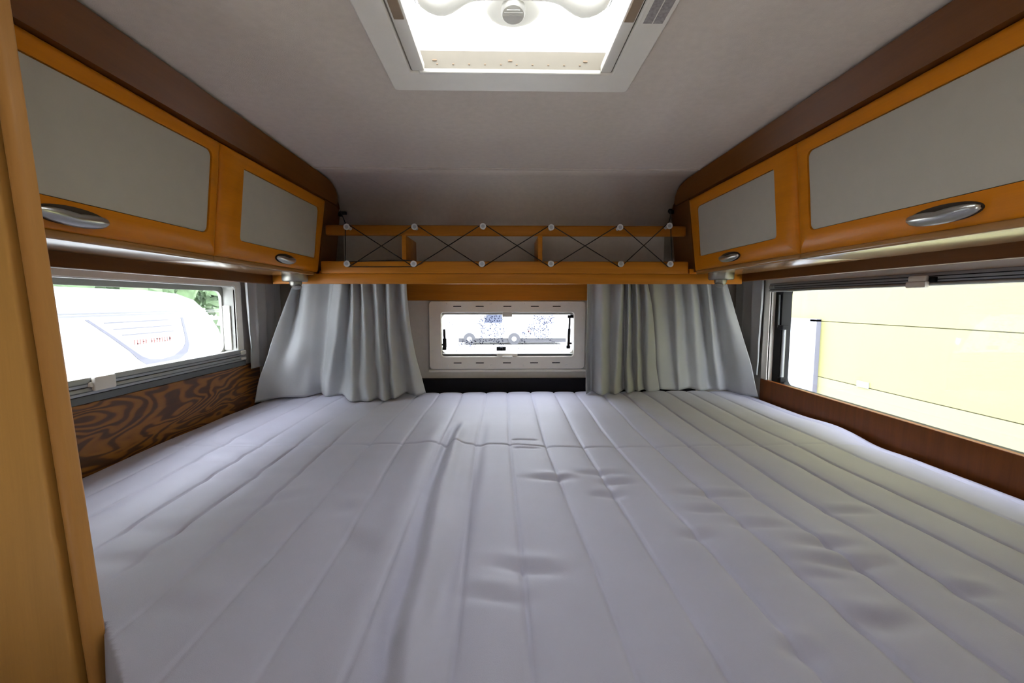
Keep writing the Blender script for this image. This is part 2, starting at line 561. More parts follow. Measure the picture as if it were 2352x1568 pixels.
    for q in pk:
        am = 0.0030 + 0.002 * rng.rand()
        dy = 0.010 * (rng.rand() - 0.5)
        q = [(a + 0.02 * (rng.rand() - 0.5), b + dy * k) for k, (a, b) in enumerate(q)]
        crease(q, 0.013, -am, 0.5)
        crease([(a + 0.01, b + 0.026) for a, b in q], 0.016, am * 0.7, 0.5)
    # gentle pulls on the left half
    for q in [((-0.309, 0.796), (-0.265, 0.718), (-0.179, 0.619)), ((-0.30, 0.86), (-0.31, 0.78)), ((-0.556, 0.802), (-0.487, 0.854), (-0.375, 0.90)),
              ((-0.80, 0.95), (-0.55, 1.0), (-0.40, 1.02)), ((-0.85, 1.10), (-0.60, 1.09)), ((-0.72, 0.76), (-0.50, 0.74)), ((-0.70, 0.66), (-0.5, 0.65)),
              ((-0.9, 1.24), (-0.65, 1.22)), ((-0.5, 0.55), (-0.35, 0.53))]:
        crease(list(q), 0.020, -0.0028, 0.45)
        crease([(a + 0.005, b + 0.034) for a, b in q], 0.024, 0.0022, 0.45)
    # bulge and dip beside the right-hand panel
    Z += 0.009 * np.exp(-(((X - 1.04) / 0.10) ** 2 + ((Y - 1.33) / 0.10) ** 2)) - 0.007 * np.exp(-(((X - 1.06) / 0.06) ** 2 + ((Y - 1.17) / 0.07) ** 2))
    # notch around the partition board
    Z = np.where((X + 0.486 + 1.1 * (Y - 0.505) < 0) & (Y < 0.516), ZB + 0.003, Z)
    # rounded rim
    for d, r in ((X - x0, 0.035), (x1 - X, 0.035), (y1 - Y, 0.03), (Y - y0, 0.04)):
        q = np.clip(d / r, 0, 1)
        Z -= 0.03 * (1 - np.sqrt(1 - (1 - q) ** 2))
    verts = np.stack([X, Y, Z], -1).reshape(-1, 3)
    idx = np.arange(nx * ny).reshape(ny, nx)
    quads = np.stack([idx[:-1, :-1], idx[:-1, 1:], idx[1:, 1:], idx[1:, :-1]], -1).reshape(-1, 4)
    # skirt down to the base board
    loop = list(idx[0, :]) + list(idx[1:, -1]) + list(idx[-1, -2::-1]) + list(idx[-2:0:-1, 0])
    base = len(verts)
    sk = verts[loop].copy()
    sk[:, 2] = ZB + 0.002
    verts = np.vstack([verts, sk])
    n = len(loop)
    side = [(loop[i], base + i, base + (i + 1) % n, loop[(i + 1) % n]) for i in range(n)]
    me = bpy.data.meshes.new('mattress')
    faces = [tuple(int(k) for k in q) for q in quads] + [tuple(int(k) for k in q) for q in side]
    me.from_pydata([tuple(v) for v in verts.tolist()], [], faces)
    me.polygons.foreach_set('use_smooth', [True] * len(me.polygons))
    me.materials.append(M['mattress'])
    o = bpy.data.objects.new('mattress', me)
    COL.objects.link(o)
    return o

tag(build_mattress(), 'wide lavender-grey mattress with long stitched channels filling the alcove', 'mattress')
# black strip between mattress and end wall
tag(obj('bed_end_board', boxes(((-0.86, 1.94, -0.53), (0.88, 1.978, -0.345)), bev=0.004), 'black_felt'), 'black felt-covered strip below the small end window', 'board')

# ------------------------------------------------------------------ side panels below the windows
tag(obj('plywood_panel', boxes(((XL, 0.55, -0.50), (XL + 0.018, 1.80, -0.243)), bev=0.002), 'plywood'),
    'strongly grained pine plywood board below the blind rail', 'panel')
tag(obj('side_panel', boxes(((XR - 0.016, 0.30, -0.50), (XR, 1.785, -0.318)), bev=0.0025), 'red_wood'),
    'red-brown wooden board below the window facing the yellow building', 'panel')

# ------------------------------------------------------------------ overhead lockers
def locker_side(s, xb, xt, zb, zt, xwall, ydiv, yend, ynear, panels, handle_y, tagside):
    """s = -1 left, +1 right. The door face leans: its lower edge is closer to the wall."""
    L = math.hypot(xt - xb, zt - zb)
    e = Vector(((xt - xb) / L, 0, (zt - zb) / L))            # up along the face
    nrm = Vector((-s * abs(e.z), 0, 0))                       # into the room
    nrm = Vector((-s * e.z, 0, s * e.x))
    if nrm.x * s > 0:
        nrm = -nrm
    org = Vector((xb, 0, zb))

    def to3(u, v, d):
        p = org + e * v - nrm * d
        return (p.x, u, p.z)

    def face_frame(u0, u1, hole, radii, round_sides):
        """Door frame with a bulging profile: rounded along the bottom and along the listed sides."""
        n = 10
        inner = rrect(*hole, 0.02, n, radii)
        outer = rrect(u0, u1, 0, L, 0.002, n)
        K = 14
        bm_ = bmesh.new()
        rr = 0.042
        def depth(u, v):
            ds = [v]
            if 'lo' in round_sides:
                ds.append(u - u0)
            if 'hi' in round_sides:
                ds.append(u1 - u)
            d = min(ds)
            if d >= rr:
                h = 0
            else:
                q = 1 - d / rr
                h = 0.016 * (1 - math.sqrt(max(0, 1 - q * q)))
            dt = min(L - v, 0.008) / 0.008
            return h + 0.003 * (1 - dt) ** 2
        rings = []
        for k in range(K + 1):
            t = k / K
            t = 1 - (1 - t) ** 1.7
            row = []
            for a, b in zip(inner, outer):
                u = a[0] + (b[0] - a[0]) * t
                v = a[1] + (b[1] - a[1]) * t
                row.append(bm_.verts.new(to3(u, v, depth(u, v))))
            rings.append(row)
        rings.insert(0, [bm_.verts.new(to3(u, v, 0.007)) for u, v in inner])
        rings.append([bm_.verts.new(to3(u, v, 0.022)) for u, v in outer])
        N = len(inner)
        for a, b in zip(rings, rings[1:]):
            for i in range(N):
                j = (i + 1) % N
                bm_.faces.new((a[i], a[j], b[j], b[i]))
        return bm_

    def handle(door, yc, vc):
        """Lens-shaped pull: dark recess behind a curved metal lip."""
        a, b = 0.062, 0.0155
        h = obj('handle', slab(bmesh.new(), [(yc + a * math.cos(t), vc + b * math.sin(t)) for t in np.linspace(0, 2 * PI, 33)[:-1]], to3, -0.0015, 0.004), 'dark_gap', door)
        bm_ = bmesh.new()
        nu, nv = 24, 8
        grid = []
        for i in range(nu + 1):
            cu = -0.985 + 1.97 * i / nu
            lim = math.sqrt(max(0, 1 - cu * cu))
            top = lim * (0.30 + 0.45 * abs(cu))
            row = []
            for j in range(nv + 1):
                w = -lim + (top + lim) * j / nv
                hgt = 0.013 * math.sqrt(max(0, 1 - cu * cu)) * math.sin(PI * min(1, 0.10 + 0.62 * j / nv)) + 0.001
                row.append(bm_.verts.new(to3(yc + a * cu, vc + b * w, -0.0015 - hgt)))
            grid.append(row)
        for i in range(nu):
            for j in range(nv):
                bm_.faces.new((grid[i][j], grid[i + 1][j], grid[i + 1][j + 1], grid[i][j + 1]))
        lip = obj('lip', bm_, 'chrome', h, 180)
        md = lip.modifiers.new('thickness', 'SOLIDIFY')
        md.thickness = 0.0012
        h['label'] = 'brushed metal lens-shaped pull'

    side_words = tagside
    for k, (ya, yb, hole, radii, rnd, hy) in enumerate(panels):
        big = k == 0
        lab = ('large' if big else 'small') + ' overhead locker with a grey door panel ' + side_words[k]
        root = thing('overhead_locker', lab, 'locker', ((xb + xwall) / 2, (ya + yb) / 2, zb), 'overhead lockers')
        # carcass: tapered body behind the door up to the wall
        yend_body = yb if big else 1.862
        poly = [(xb + s * 0.024, zb + 0.004), (xwall, zb + 0.004), (xwall, ZC - 0.004), (xt + s * 0.024, zt + 0.0)]
        vv_, ff_ = [], []
        for yy in (ya + 0.001, yend_body):
            vv_ += [(px, yy, pz) for px, pz in poly]
        ff_ = [(0, 1, 2, 3), (7, 6, 5, 4)] + [(i, i + 4, (i + 1) % 4 + 4, (i + 1) % 4) for i in range(4)]
        obj('carcass', pydata(vv_, ff_), 'fascia_wood', root)
        # underside board with a rounded front edge
        xe = xb + s * 0.185
        obj('underside', boxes(((xb + s * 0.010, ya + 0.001, zb - 0.012), (xe, yend_body if big else 1.676, zb + 0.003)), bev=0.005, seg=3), 'underside', root, 40)
        door = obj('door', face_frame(ya + 0.0015, yb - 0.0015, hole, radii, rnd), 'door_wood', root, 50)
        N = 10
        pan = obj('door_panel', slab(bmesh.new(), rrect(hole[0] + 0.0015, hole[1] - 0.0015, hole[2] + 0.0015, hole[3] - 0.0015, 0.02, N, radii), to3, 0.0035, 0.009), 'grey_panel', door)
        pan['label'] = 'matt grey inset panel'
        obj('panel_gasket', slab(bmesh.new(), rrect(hole[0] - 0.004, hole[1] + 0.004, hole[2] - 0.004, hole[3] + 0.004, 0.02, N, radii), to3, 0.008, 0.012), 'dark_gap', door)
        handle(door, hy, 0.0265)
        if not big:
            # fixed end piece between the door and the shelf
            q = 0.004
            vv_ = [to3(yb + 0.001, -0.004, q), to3(1.86, -0.004, q), to3(1.86, L + 0.004, q), to3(yb + 0.001, L + 0.004, q)]
            vv_ += [to3(yb + 0.001, -0.004, 0.03), to3(1.86, -0.004, 0.03), to3(1.86, L + 0.004, 0.03), to3(yb + 0.001, L + 0.004, 0.03)]
            obj('end_panel', pydata(vv_, [(0, 1, 2, 3), (7, 6, 5, 4), (0, 4, 5, 1), (1, 5, 6, 2), (2, 6, 7, 3), (3, 7, 4, 0)]), 'fascia_wood', root)
            obj('foot_moulding', boxes(((xb + s * 0.02, yb + 0.002, zb - 0.010), (xb - s * 0.012, yb + 0.034, zb + 0.010)), bev=0.004), 'door_wood', root, 40)

    # leaning fascia between the locker doors and the ceiling, its end following the ceiling curve
    fx0, fx1 = xt - s * 0.002, xt - s * 0.047
    ys_, tops = [ynear], [ZC]
    for y, z in CPROF[:7]:
        ys_.append(y)
        tops.append(z)
    tops = [z - 0.007 for z in tops]
    ys_[-1] = 1.838
    bm_ = bmesh.new()
    A, B, A2, B2 = [], [], [], []
    for y, zt_ in zip(ys_, tops):
        f = max(0.0, (zt_ - (zt + 0.006)) / (ZC - zt - 0.006))
        xx = fx0 + (fx1 - fx0) * f
        A.append(bm_.verts.new((fx0, y, zt + 0.006)))
        B.append(bm_.verts.new((xx, y, zt_)))
        A2.append(bm_.verts.new((fx0 + s * 0.03, y, zt + 0.004)))
        B2.append(bm_.verts.new((xx + s * 0.03, y, zt_)))
    n = len(A)
    for i in range(n - 1):
        bm_.faces.new((A[i], A[i + 1], B[i + 1], B[i]))
        bm_.faces.new((A2[i], A2[i + 1], A[i + 1], A[i]))
        bm_.faces.new((B[i], B[i + 1], B2[i + 1], B2[i]))
        bm_.faces.new((B2[i], B2[i + 1], A2[i + 1], A2[i]))
    bm_.faces.new((A[0], B[0], B2[0], A2[0]))
    bm_.faces.new((A[-1], A2[-1], B2[-1], B[-1]))
    return bm_

PL = [(0.53, 1.103, (0.575, 1.060, 0.050, 0.240), (0.012, 0.016, 0.016, 0.012), ('hi',), 0.735),
      (1.103, 1.700, (1.184, 1.648, 0.050, 0.236), (0.012, 0.008, 0.016, 0.004), ('lo',), 1.430)]
bm = locker_side(-1, -0.70, -0.669, 0.112, 0.382, XL, 1.103, 1.70, 0.53, PL, None,
                 ('above the blind rail and plywood board', 'above the plywood side, next to the shelf'))
struct('trim_2', bm, 'fascia_wood', label='brown fascia above the lockers on the plywood side', smooth=30)
PR = [(0.42, 1.088, (0.47, 1.037, 0.050, 0.232), (0.012, 0.014, 0.016, 0.012), ('hi',), 0.722),
      (1.088, 1.680, (1.161, 1.616, 0.050, 0.230), (0.012, 0.008, 0.014, 0.006), ('lo',), 1.405)]
bm = locker_side(1, 0.732, 0.706, 0.119, 0.386, XR, 1.088, 1.68, 0.42, PR, None,
                 ('above the window facing the yellow wall', 'above the red-brown board, next to the shelf'))
struct('trim_3', bm, 'fascia_wood', label='brown fascia above the lockers on the yellow wall side', smooth=30)
# valances under the lockers, hiding the tops of the windows
struct('trim_4', boxes(((-0.895, 0.53, 0.068), (-0.877, 1.70, 0.116)), bev=0.003), 'fascia_wood', label='brown valance below the lockers on the plywood side')
struct('trim_5', boxes(((0.930, 0.36, 0.080), (0.948, 1.70, 0.124)), bev=0.003), 'fascia_wood', label='brown valance below the lockers on the yellow wall side')

# ------------------------------------------------------------------ shelf above the end window
root = thing('open_shelf', 'open wooden shelf with a rail, dividers and white knobs above the end window', 'shelf', (0.02, 1.78, 0.07))
obj('face_board', boxes(((-0.690, 1.682, 0.109), (0.716, 1.700, 0.156)), bev=0.005, seg=3), 'shelf_wood', root, 40)
obj('pelmet_board', boxes(((-0.875, 1.686, 0.070), (0.930, 1.702, 0.1088)), bev=0.003), 'shelf_wood', root, 40)
obj('shelf_floor', boxes(((-0.685, 1.7005, 0.116), (0.712, 1.904, 0.128))), 'shelf_wood', root)
obj('shelf_rail', boxes(((-0.676, 1.702, 0.254), (0.712, 1.722, 0.2945)), bev=0.008, seg=4), 'rail_wood', root, 40)
obj('back_panel', boxes(((-0.68, 1.905, 0.128), (0.70, 1.912, 0.30))), 'lining', root)
for dx in (-0.379, 0.145):
    obj('divider', boxes(((dx - 0.0085, 1.704, 0.128), (dx + 0.0085, 1.905, 0.256)), bev=0.003), 'shelf_wood', root, 40)
KT = [(-0.580, 0.279), (-0.329, 0.280), (-0.074, 0.283), (0.182, 0.280), (0.442, 0.281), (0.629, 0.287)]
KB = [(-0.584, 0.1435), (-0.335, 0.144), (-0.079, 0.144), (0.182, 0.145), (0.448, 0.145), (0.637, 0.145)]
for row, yb_ in ((KT, 1.703), (KB, 1.684)):
    for (kx, kz) in row:
        y_f = 1.661
        k = obj('knob', lathe(bmesh.new(), [(0.0062, 0), (0.0058, yb_ - y_f - 0.012), (0.0085, yb_ - y_f - 0.008), (0.0112, yb_ - y_f - 0.003), (0.0118, yb_ - y_f)], (kx, yb_, kz), (0, -1, 0), 20), 'knob', root, 40)
        obj('knob_centre', lathe(bmesh.new(), [(0.0065, 0), (0.0062, 0.0008)], (kx, y_f, kz), (0, -1, 0), 16), 'knob_dark', k, 40)
# elastic cord laced in crosses around the knobs
root = thing('elastic_cord', 'thin black elastic cord laced in crosses around the shelf knobs', 'cord', (0.02, 1.675, 0.14))
YC = 1.674
def lace(kind):
    pts = []
    for i in range(6):
        top = (i % 2 == 0) == (kind == 0)
        kx, kz = (KT if top else KB)[i]
        off = 0.0095 if top else -0.0095
        pts.append((kx - 0.004, YC + (0.002 if kind else 0), kz + off))
        pts.append((kx + 0.004, YC + (0.002 if kind else 0), kz + off))
    return pts
for kind in (0, 1):
    obj('strand', tube(bmesh.new(), lace(kind), 0.0018, 8), 'cord', root, 60)
obj('strand', tube(bmesh.new(), [(KT[0][0] - 0.0095, YC, KT[0][1] + 0.002), (KB[0][0] - 0.0095, YC, KB[0][1])], 0.0018, 8), 'cord', root, 60)
obj('strand', tube(bmesh.new(), [(KT[5][0] + 0.0095, YC, KT[5][1] + 0.002), (KB[5][0] + 0.0105, YC, KB[5][1])], 0.0018, 8), 'cord', root, 60)
obj('strand', tube(bmesh.new(), [(KB[0][0], YC - 0.004, KB[0][1] - 0.0105), (KB[1][0], YC - 0.004, KB[1][1] - 0.0105)], 0.0018, 8), 'cord', root, 60)
obj('strand', tube(bmesh.new(), [(KB[0][0] + 0.006, YC - 0.004, KB[0][1] + 0.0088), (-0.37, YC - 0.004, 0.158), (KB[1][0] + 0.002, YC - 0.004, KB[1][1] + 0.0095)], 0.0018, 8), 'cord', root, 60)
obj('strand', tube(bmesh.new(), [(KT[0][0] - 0.010, YC, KT[0][1] + 0.002), (-0.607, 1.726, 0.304), (-0.664, 1.838, 0.372)], 0.0018, 8), 'cord', root, 60)
obj('strand', tube(bmesh.new(), [(KT[5][0] + 0.0095, YC, KT[5][1] + 0.002), (0.650, 1.726, 0.306), (0.702, 1.838, 0.378)], 0.0018, 8), 'cord', root, 60)
obj('clip', boxes(((-0.671, 1.832, 0.358), (-0.641, 1.848, 0.370)), ((-0.672, 1.829, 0.350), (-0.656, 1.842, 0.364)), bev=0.002), 'black', root)
obj('clip', boxes(((0.690, 1.832, 0.372), (0.7070, 1.848, 0.386)), ((0.694, 1.829, 0.366), (0.710, 1.842, 0.380)), bev=0.002), 'black', root)
# beech strip on the wall below the shelf
struct('trim_6', boxes(((-0.90, 1.962, 0.008), (0.93, 1.98, 0.10)), bev=0.003), 'shelf_wood', label='beech strip on the end wall above the window')

# ------------------------------------------------------------------ end window
root = struct('window_1', loc=(0.02, YF, -0.30), label='small end window in a wide cream frame with vent slots')
Y3 = lambda u, v, d: (u, YF - 0.014 + d, v)
outer = rrect(-0.334, 0.374, -0.304, 0.006, 0.016, 8)
inner = rrect(-0.278, 0.322, -0.245, -0.046, 0.014, 8)
fr = obj('window_frame', ring_frame(bmesh.new(), outer, inner, Y3, 0.0, 0.0135), 'cream', root, 30)
md = fr.modifiers.new('edges', 'BEVEL')
md.width = 0.004
md.segments = 2
md.limit_method = 'ANGLE'
obj('sill_ledge', boxes(((-0.34, YF - 0.010, -0.318), (0.38, YF, -0.306)), bev=0.002), 'cream', root)
for zz, xs_ in ((-0.018, (-0.205, -0.104, 0.020, 0.144, 0.243)), (-0.2745, (-0.206, -0.105, 0.018, 0.142, 0.242))):
    for x in xs_:
        obj('vent_slot', boxes(((x - 0.018, YF - 0.0150, zz - 0.0022), (x + 0.018, YF - 0.008, zz + 0.0022)), bev=0.001), 'black', fr)
for (x, z) in [(-0.256, -0.006), (-0.055, -0.006), (0.095, -0.006), (0.295, -0.006), (-0.25, -0.286), (-0.053, -0.286), (0.095, -0.286), (0.29, -0.286),
               (-0.321, -0.071), (-0.320, -0.221), (0.362, -0.071), (0.360, -0.221)]:
    obj('screw_cap', lathe(bmesh.new(), [(0.0048, 0), (0.0044, 0.0012), (0.002, 0.0018)], (x, YF - 0.0138, z), (0, -1, 0), 14), 'white_plastic', fr, 40)
# recess behind the frame, blind bars at its top and bottom
inner2 = rrect(-0.280, 0.324, -0.247, -0.044, 0.014, 8)
pane_o = rrect(-0.276, 0.320, -0.243, -0.048, 0.02, 8)
obj('recess_ring', ring_frame(bmesh.new(), rrect(-0.284, 0.328, -0.251, -0.041, 0.014, 8), rrect(-0.279, 0.323, -0.232, -0.056, 0.022, 8), lambda u, v, d: (u, YF + d, v), 0.012, 0.024), 'recess', root, 30)
obj('pane', slab(bmesh.new(), pane_o, lambda u, v, d: (u, YF + d, v), 0.018, 0.021), 'glass_rain', root)
obj('blind_bar', boxes(((-0.276, YF - 0.006, -0.056), (0.320, YF + 0.006, -0.0475)), bev=0.002), 'alu', root)
obj('blind_bar', boxes(((-0.276, YF - 0.006, -0.2445), (0.320, YF + 0.006, -0.233)), bev=0.002), 'alu', root)
obj('bar_groove', boxes(((-0.270, YF - 0.0075, -0.241), (0.314, YF - 0.004, -0.238))), 'black', root)
h = obj('blind_handle', boxes(((-0.002, YF - 0.013, -0.066), (0.042, YF - 0.004, -0.045)), bev=0.003), 'recess', root)
h['label'] = 'grey-white pull tab of the upper blind'
h = obj('blind_handle', boxes(((-0.028, YF - 0.012, -0.246), (0.066, YF - 0.005, -0.232)), ((-0.004, YF - 0.022, -0.253), (0.044, YF - 0.006, -0.243)), bev=0.003), 'white_plastic', root)
h['label'] = 'white pull tab of the lower blind'
# black stays and latch on the pane
for pts, rr_ in (([(-0.266, YF + 0.006, -0.205), (-0.266, YF + 0.005, -0.165)], 0.0095), ([(0.301, YF + 0.006, -0.200), (0.304, YF + 0.005, -0.120)], 0.0065)):
    st = obj('window_stay', tube(bmesh.new(), pts, rr_, 10), 'black', root, 60)
    a = Vector(pts[1])
    s_ = -1 if a.x < 0 else 1
    top = -0.122 if s_ < 0 else -0.064
    obj('stay_rod', tube(bmesh.new(), [a, (a.x + 0.002 * s_, a.y, top)], 0.0062 if s_ < 0 else 0.0046, 10), 'black', st, 60)
    b = Vector(pts[0])
    obj('stay_knob', boxes(((b.x - 0.010, b.y - 0.010, b.z - 0.012), (b.x + 0.008, b.y + 0.008, b.z + 0.004)), ((b.x, b.y - 0.006, b.z + 0.008), (b.x + 0.016 * s_, b.y + 0.006, b.z + 0.017)), bev=0.003), 'black', st)
    if s_ > 0:
        obj('stay_mount', boxes(((0.296, YF + 0.000, -0.072), (0.322, YF + 0.014, -0.058)), bev=0.003), 'black', st)
lt = obj('window_latch', boxes(((-0.030, YF + 0.002, -0.2215), (0.014, YF + 0.0175, -0.203)), bev=0.003), 'black', root)
obj('latch_knob', lathe(bmesh.new(), [(0.0085, 0), (0.0085, 0.010), (0.005, 0.013)], (-0.007, YF + 0.004, -0.2125), (0, -1, 0), 16), 'black', lt, 40)

# ------------------------------------------------------------------ side windows
def side_window(name, s, xin, w, z_sill, label):
    """frame on the wall, recess outwards, pane on the outside"""
    xi = xin
    root = struct(name, loc=(xi, (w[0] + w[1]) / 2, w[2]), label=label)
    T = lambda u, v, d: (xi + s * d, u, v)
    inner = rrect(w[0] + 0.004, w[1] - 0.004, w[2] + 0.004, w[3] - 0.004, 0.012, 8)
    outer = rrect(w[0] - 0.03, w[1] + 0.034, w[2] - 0.03, w[3] + 0.022, 0.016, 8)
    f = obj('window_frame', ring_frame(bmesh.new(), outer, inner, T, -0.013, 0.0), 'cream', root, 30)
    md = f.modifiers.new('edges', 'BEVEL')
    md.width = 0.004
    md.segments = 2
    md.limit_method = 'ANGLE'
    # lining of the recess
    o1 = rrect(w[0], w[1], w[2], w[3], 0.012, 8)
    o2 = rrect(w[0] + 0.004, w[1] - 0.004, w[2] + 0.004, w[3] - 0.004, 0.012, 8)
    obj('recess_lining', ring_frame(bmesh.new(), o1, o2, T, -0.012, 0.034 if s < 0 else 0.012), 'jamb_grey' if s < 0 else 'cream', root, 30)
    return root, T

root, T = side_window('window_2', -1, XL, WL, 0, 'long window above the plywood board, a white caravan outside')
w = WL
obj('seal', ring_frame(bmesh.new(), rrect(w[0] - 0.01, w[1] + 0.01, w[2] - 0.01, w[3] + 0.01, 0.012, 8), rrect(w[0] + 0.025, w[1] - 0.012, w[2] + 0.004, w[3] - 0.020, 0.030, 8), T, 0.036, 0.046), 'jamb_grey', root, 30)
obj('pane', slab(bmesh.new(), rrect(w[0] - 0.005, w[1] + 0.005, w[2] - 0.005, w[3] + 0.005, 0.02, 8), T, 0.047, 0.050), 'glass', root)
obj('jamb_strip', boxes(((XL - 0.034, w[1] - 0.012, w[2] + 0.01), (XL - 0.008, w[1] - 0.005, w[3] - 0.075)), bev=0.002), 'white_plastic', root)

root, T = side_window('window_3', 1, XR, WR, 0, 'long window above the red-brown board, a pale yellow wall outside')
w = WR
obj('seal', ring_frame(bmesh.new(), rrect(w[0] + 0.0005, w[1] - 0.0005, w[2] + 0.0005, w[3] - 0.0005, 0.012, 8), rrect(w[0] + 0.02, w[1] - 0.048, w[2] + 0.016, w[3] - 0.016, 0.030, 8), T, 0.0125, 0.050), 'black', root, 30)
obj('pane', slab(bmesh.new(), rrect(w[0] - 0.005, w[1] + 0.005, w[2] - 0.005, w[3] + 0.005, 0.02, 8), T, 0.051, 0.054), 'glass', root)
st = obj('window_stay', tube(bmesh.new(), [(XR + 0.020, 1.700, -0.30), (XR + 0.020, 1.700, -0.10)], 0.007, 10), 'alu_mid', root, 60)
obj('stay_clamp', boxes(((XR + 0.006, 1.688, -0.108), (XR + 0.030, 1.722, -0.090)), bev=0.003), 'black', st)
obj('stay_foot', boxes(((XR + 0.008, 1.688, -0.318), (XR + 0.032, 1.712, -0.298)), bev=0.004), 'black', st)
obj('stay_rod', tube(bmesh.new(), [(XR + 0.010, 1.722, -0.10), (XR + 0.010, 1.724, 0.03)], 0.004, 8), 'alu_dark', st, 60)

# roller blind of the left window, pulled down to a thin double rail at the bottom
root = thing('roller_blind', 'aluminium blind rails lying above the plywood board', 'blind', (XL + 0.02, 1.2, -0.243))
for z0, z1 in ((-0.203, -0.180), (-0.2225, -0.2045)):
    r = obj('rail', boxes(((XL + 0.002, 0.60, z0), (XL + 0.024, 1.694, z1)), bev=0.003), 'alu', root, 40)
    obj('rail_groove', boxes(((XL + 0.020, 0.60, z0 + 0.007), (XL + 0.0248, 1.694, z0 + 0.0095))), 'alu_dark', r)
    obj('end_clip', boxes(((XL + 0.010, 1.664, z0 + 0.004), (XL + 0.0275, 1.696, z1 - 0.004)), bev=0.003), 'cream', root)
obj('channel', boxes(((XL + 0.001, 0.60, -0.242), (XL + 0.022, 1.70, -0.2235)), bev=0.002), 'alu_dark', root)
h = obj('blind_handle', boxes(((XL + 0.024, 1.060, -0.214), (XL + 0.035, 1.118, -0.180)), ((XL + 0.020, 1.052, -0.204), (XL + 0.030, 1.064, -0.192)), bev=0.003), 'cream', root, 40)
h['label'] = 'cream plastic pull of the blind rail'
# cassette and rail above the right window
root = thing('roller_blind', 'aluminium blind rail rolled up under the valance by the yellow wall', 'blind', (XR - 0.02, 1.1, 0.045))
r = obj('rail', boxes(((XR - 0.026, 0.42, 0.050), (XR - 0.006, 1.738, 0.0745)), bev=0.004), 'alu_mid', root, 40)
obj('rail', boxes(((XR - 0.030, 0.42, 0.0405), (XR - 0.006, 1.735, 0.0495)), bev=0.003), 'alu', root, 40)
for z in (0.0565, 0.0650):
    obj('rail_groove', boxes(((XR - 0.0272, 0.42, z - 0.0011), (XR - 0.022, 1.730, z + 0.0011))), 'black', r)
obj('end_clip', boxes(((XR - 0.031, 1.700, 0.053), (XR - 0.020, 1.734, 0.066)), bev=0.003), 'alu', root)
h = obj('blind_handle', boxes(((XR - 0.040, 1.075, 0.036), (XR - 0.026, 1.130, 0.053)), ((XR - 0.036, 1.078, 0.051), (XR - 0.026, 1.128, 0.068)), bev=0.004), 'cream', root, 40)
h['label'] = 'cream plastic pull of the blind rail'
obj('handle_stop', boxes(((XR - 0.033, 1.058, 0.050), (XR - 0.024, 1.074, 0.063)), bev=0.002), 'black', root)

# ------------------------------------------------------------------ roof hatch
root = struct('window_4', loc=(0.018, 0.71, ZC), label='square roof hatch in a cream frame with a milky dome')
zp = ZC - 0.010
T = lambda u, v, d: (u, v, zp + d)
f = obj('hatch_frame', ring_frame(bmesh.new(), rrect(-0.225, 0.262, 0.440, 0.958, 0.010, 6), rrect(HX0, HX1, HY0, HY1, 0.004, 6), T, 0.0, 0.0098), 'cream', root, 30)
md = f.modifiers.new('edges', 'BEVEL')
md.width = 0.004
md.segments = 3
md.limit_method = 'ANGLE'
# walls of the shaft
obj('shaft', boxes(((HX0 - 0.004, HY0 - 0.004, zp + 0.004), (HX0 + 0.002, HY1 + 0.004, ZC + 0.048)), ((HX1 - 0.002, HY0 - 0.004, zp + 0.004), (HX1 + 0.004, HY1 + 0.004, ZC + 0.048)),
                   ((HX0, HY0 - 0.004, zp + 0.004), (HX1, HY0 + 0.004, ZC + 0.048)), ((HX0, HY1 - 0.002, zp + 0.004), (HX1, HY1 + 0.004, ZC + 0.030))), 'shaft_shade', root)
# flyscreen and blind guide rails along both sides
for xa, xb_ in ((-0.1735, -0.149), (0.189, 0.2102)):
    g = obj('guide_rail', boxes(((xa, HY0 + 0.004, zp + 0.001), (xb_, HY1 - 0.004, zp + 0.016)), bev=0.003), 'cream', root, 40)
    xm = (xa + xb_) / 2
    p = obj('rail_pad', boxes(((xm - 0.008, 0.62, zp - 0.0006), (xm + 0.008, 0.726, zp + 0.004)), bev=0.001), 'pad', g)
    p['label'] = 'brown foam pad'
obj('rail_gap', boxes(((0.2112, HY0 + 0.004, zp + 0.004), (0.2125, HY1 - 0.002, zp + 0.012))), 'dark_gap', root)
obj('opening_lip', boxes(((-0.160, HY1 - 0.006, zp - 0.002), (0.190, HY1 + 0.002, zp + 0.006)), bev=0.0025, seg=3), 'white_plastic', root, 40)
for i in range(10):
    x = -0.125 + i * 0.0305
    obj('vent_hole', boxes(((x - 0.0016, HY1 - 0.0032, zp + 0.0145), (x + 0.0016, HY1 - 0.001, zp + 0.0165))), 'pad', root)
for x in (-0.13, 0.015, 0.160):
    obj('bolt', boxes(((x - 0.004, HY1 - 0.0036, zp + 0.021), (x + 0.004, HY1 - 0.001, zp + 0.024))), 'pad', root)
# milky dome
nu = 20
vv, ff = [], []
for j in range(nu + 1):
    for i in range(nu + 1):
        u, v = i / nu, j / nu
        hgt = 0.055 * (1 - abs(2 * u - 1) ** 4) * (1 - abs(2 * v - 1) ** 4)
        vv.append((HX0 - 0.01 + (HX1 - HX0 + 0.02) * u, HY0 - 0.01 + (HY1 - HY0 + 0.02) * v, ZC + 0.026 + hgt))
for j in range(nu):
    for i in range(nu):
        a = j * (nu + 1) + i
        ff.append((a, a + 1, a + nu + 2, a + nu + 1))
d = obj('dome', pydata(vv, ff), 'dome', root, 180)
d['label'] = 'milky acrylic dome'
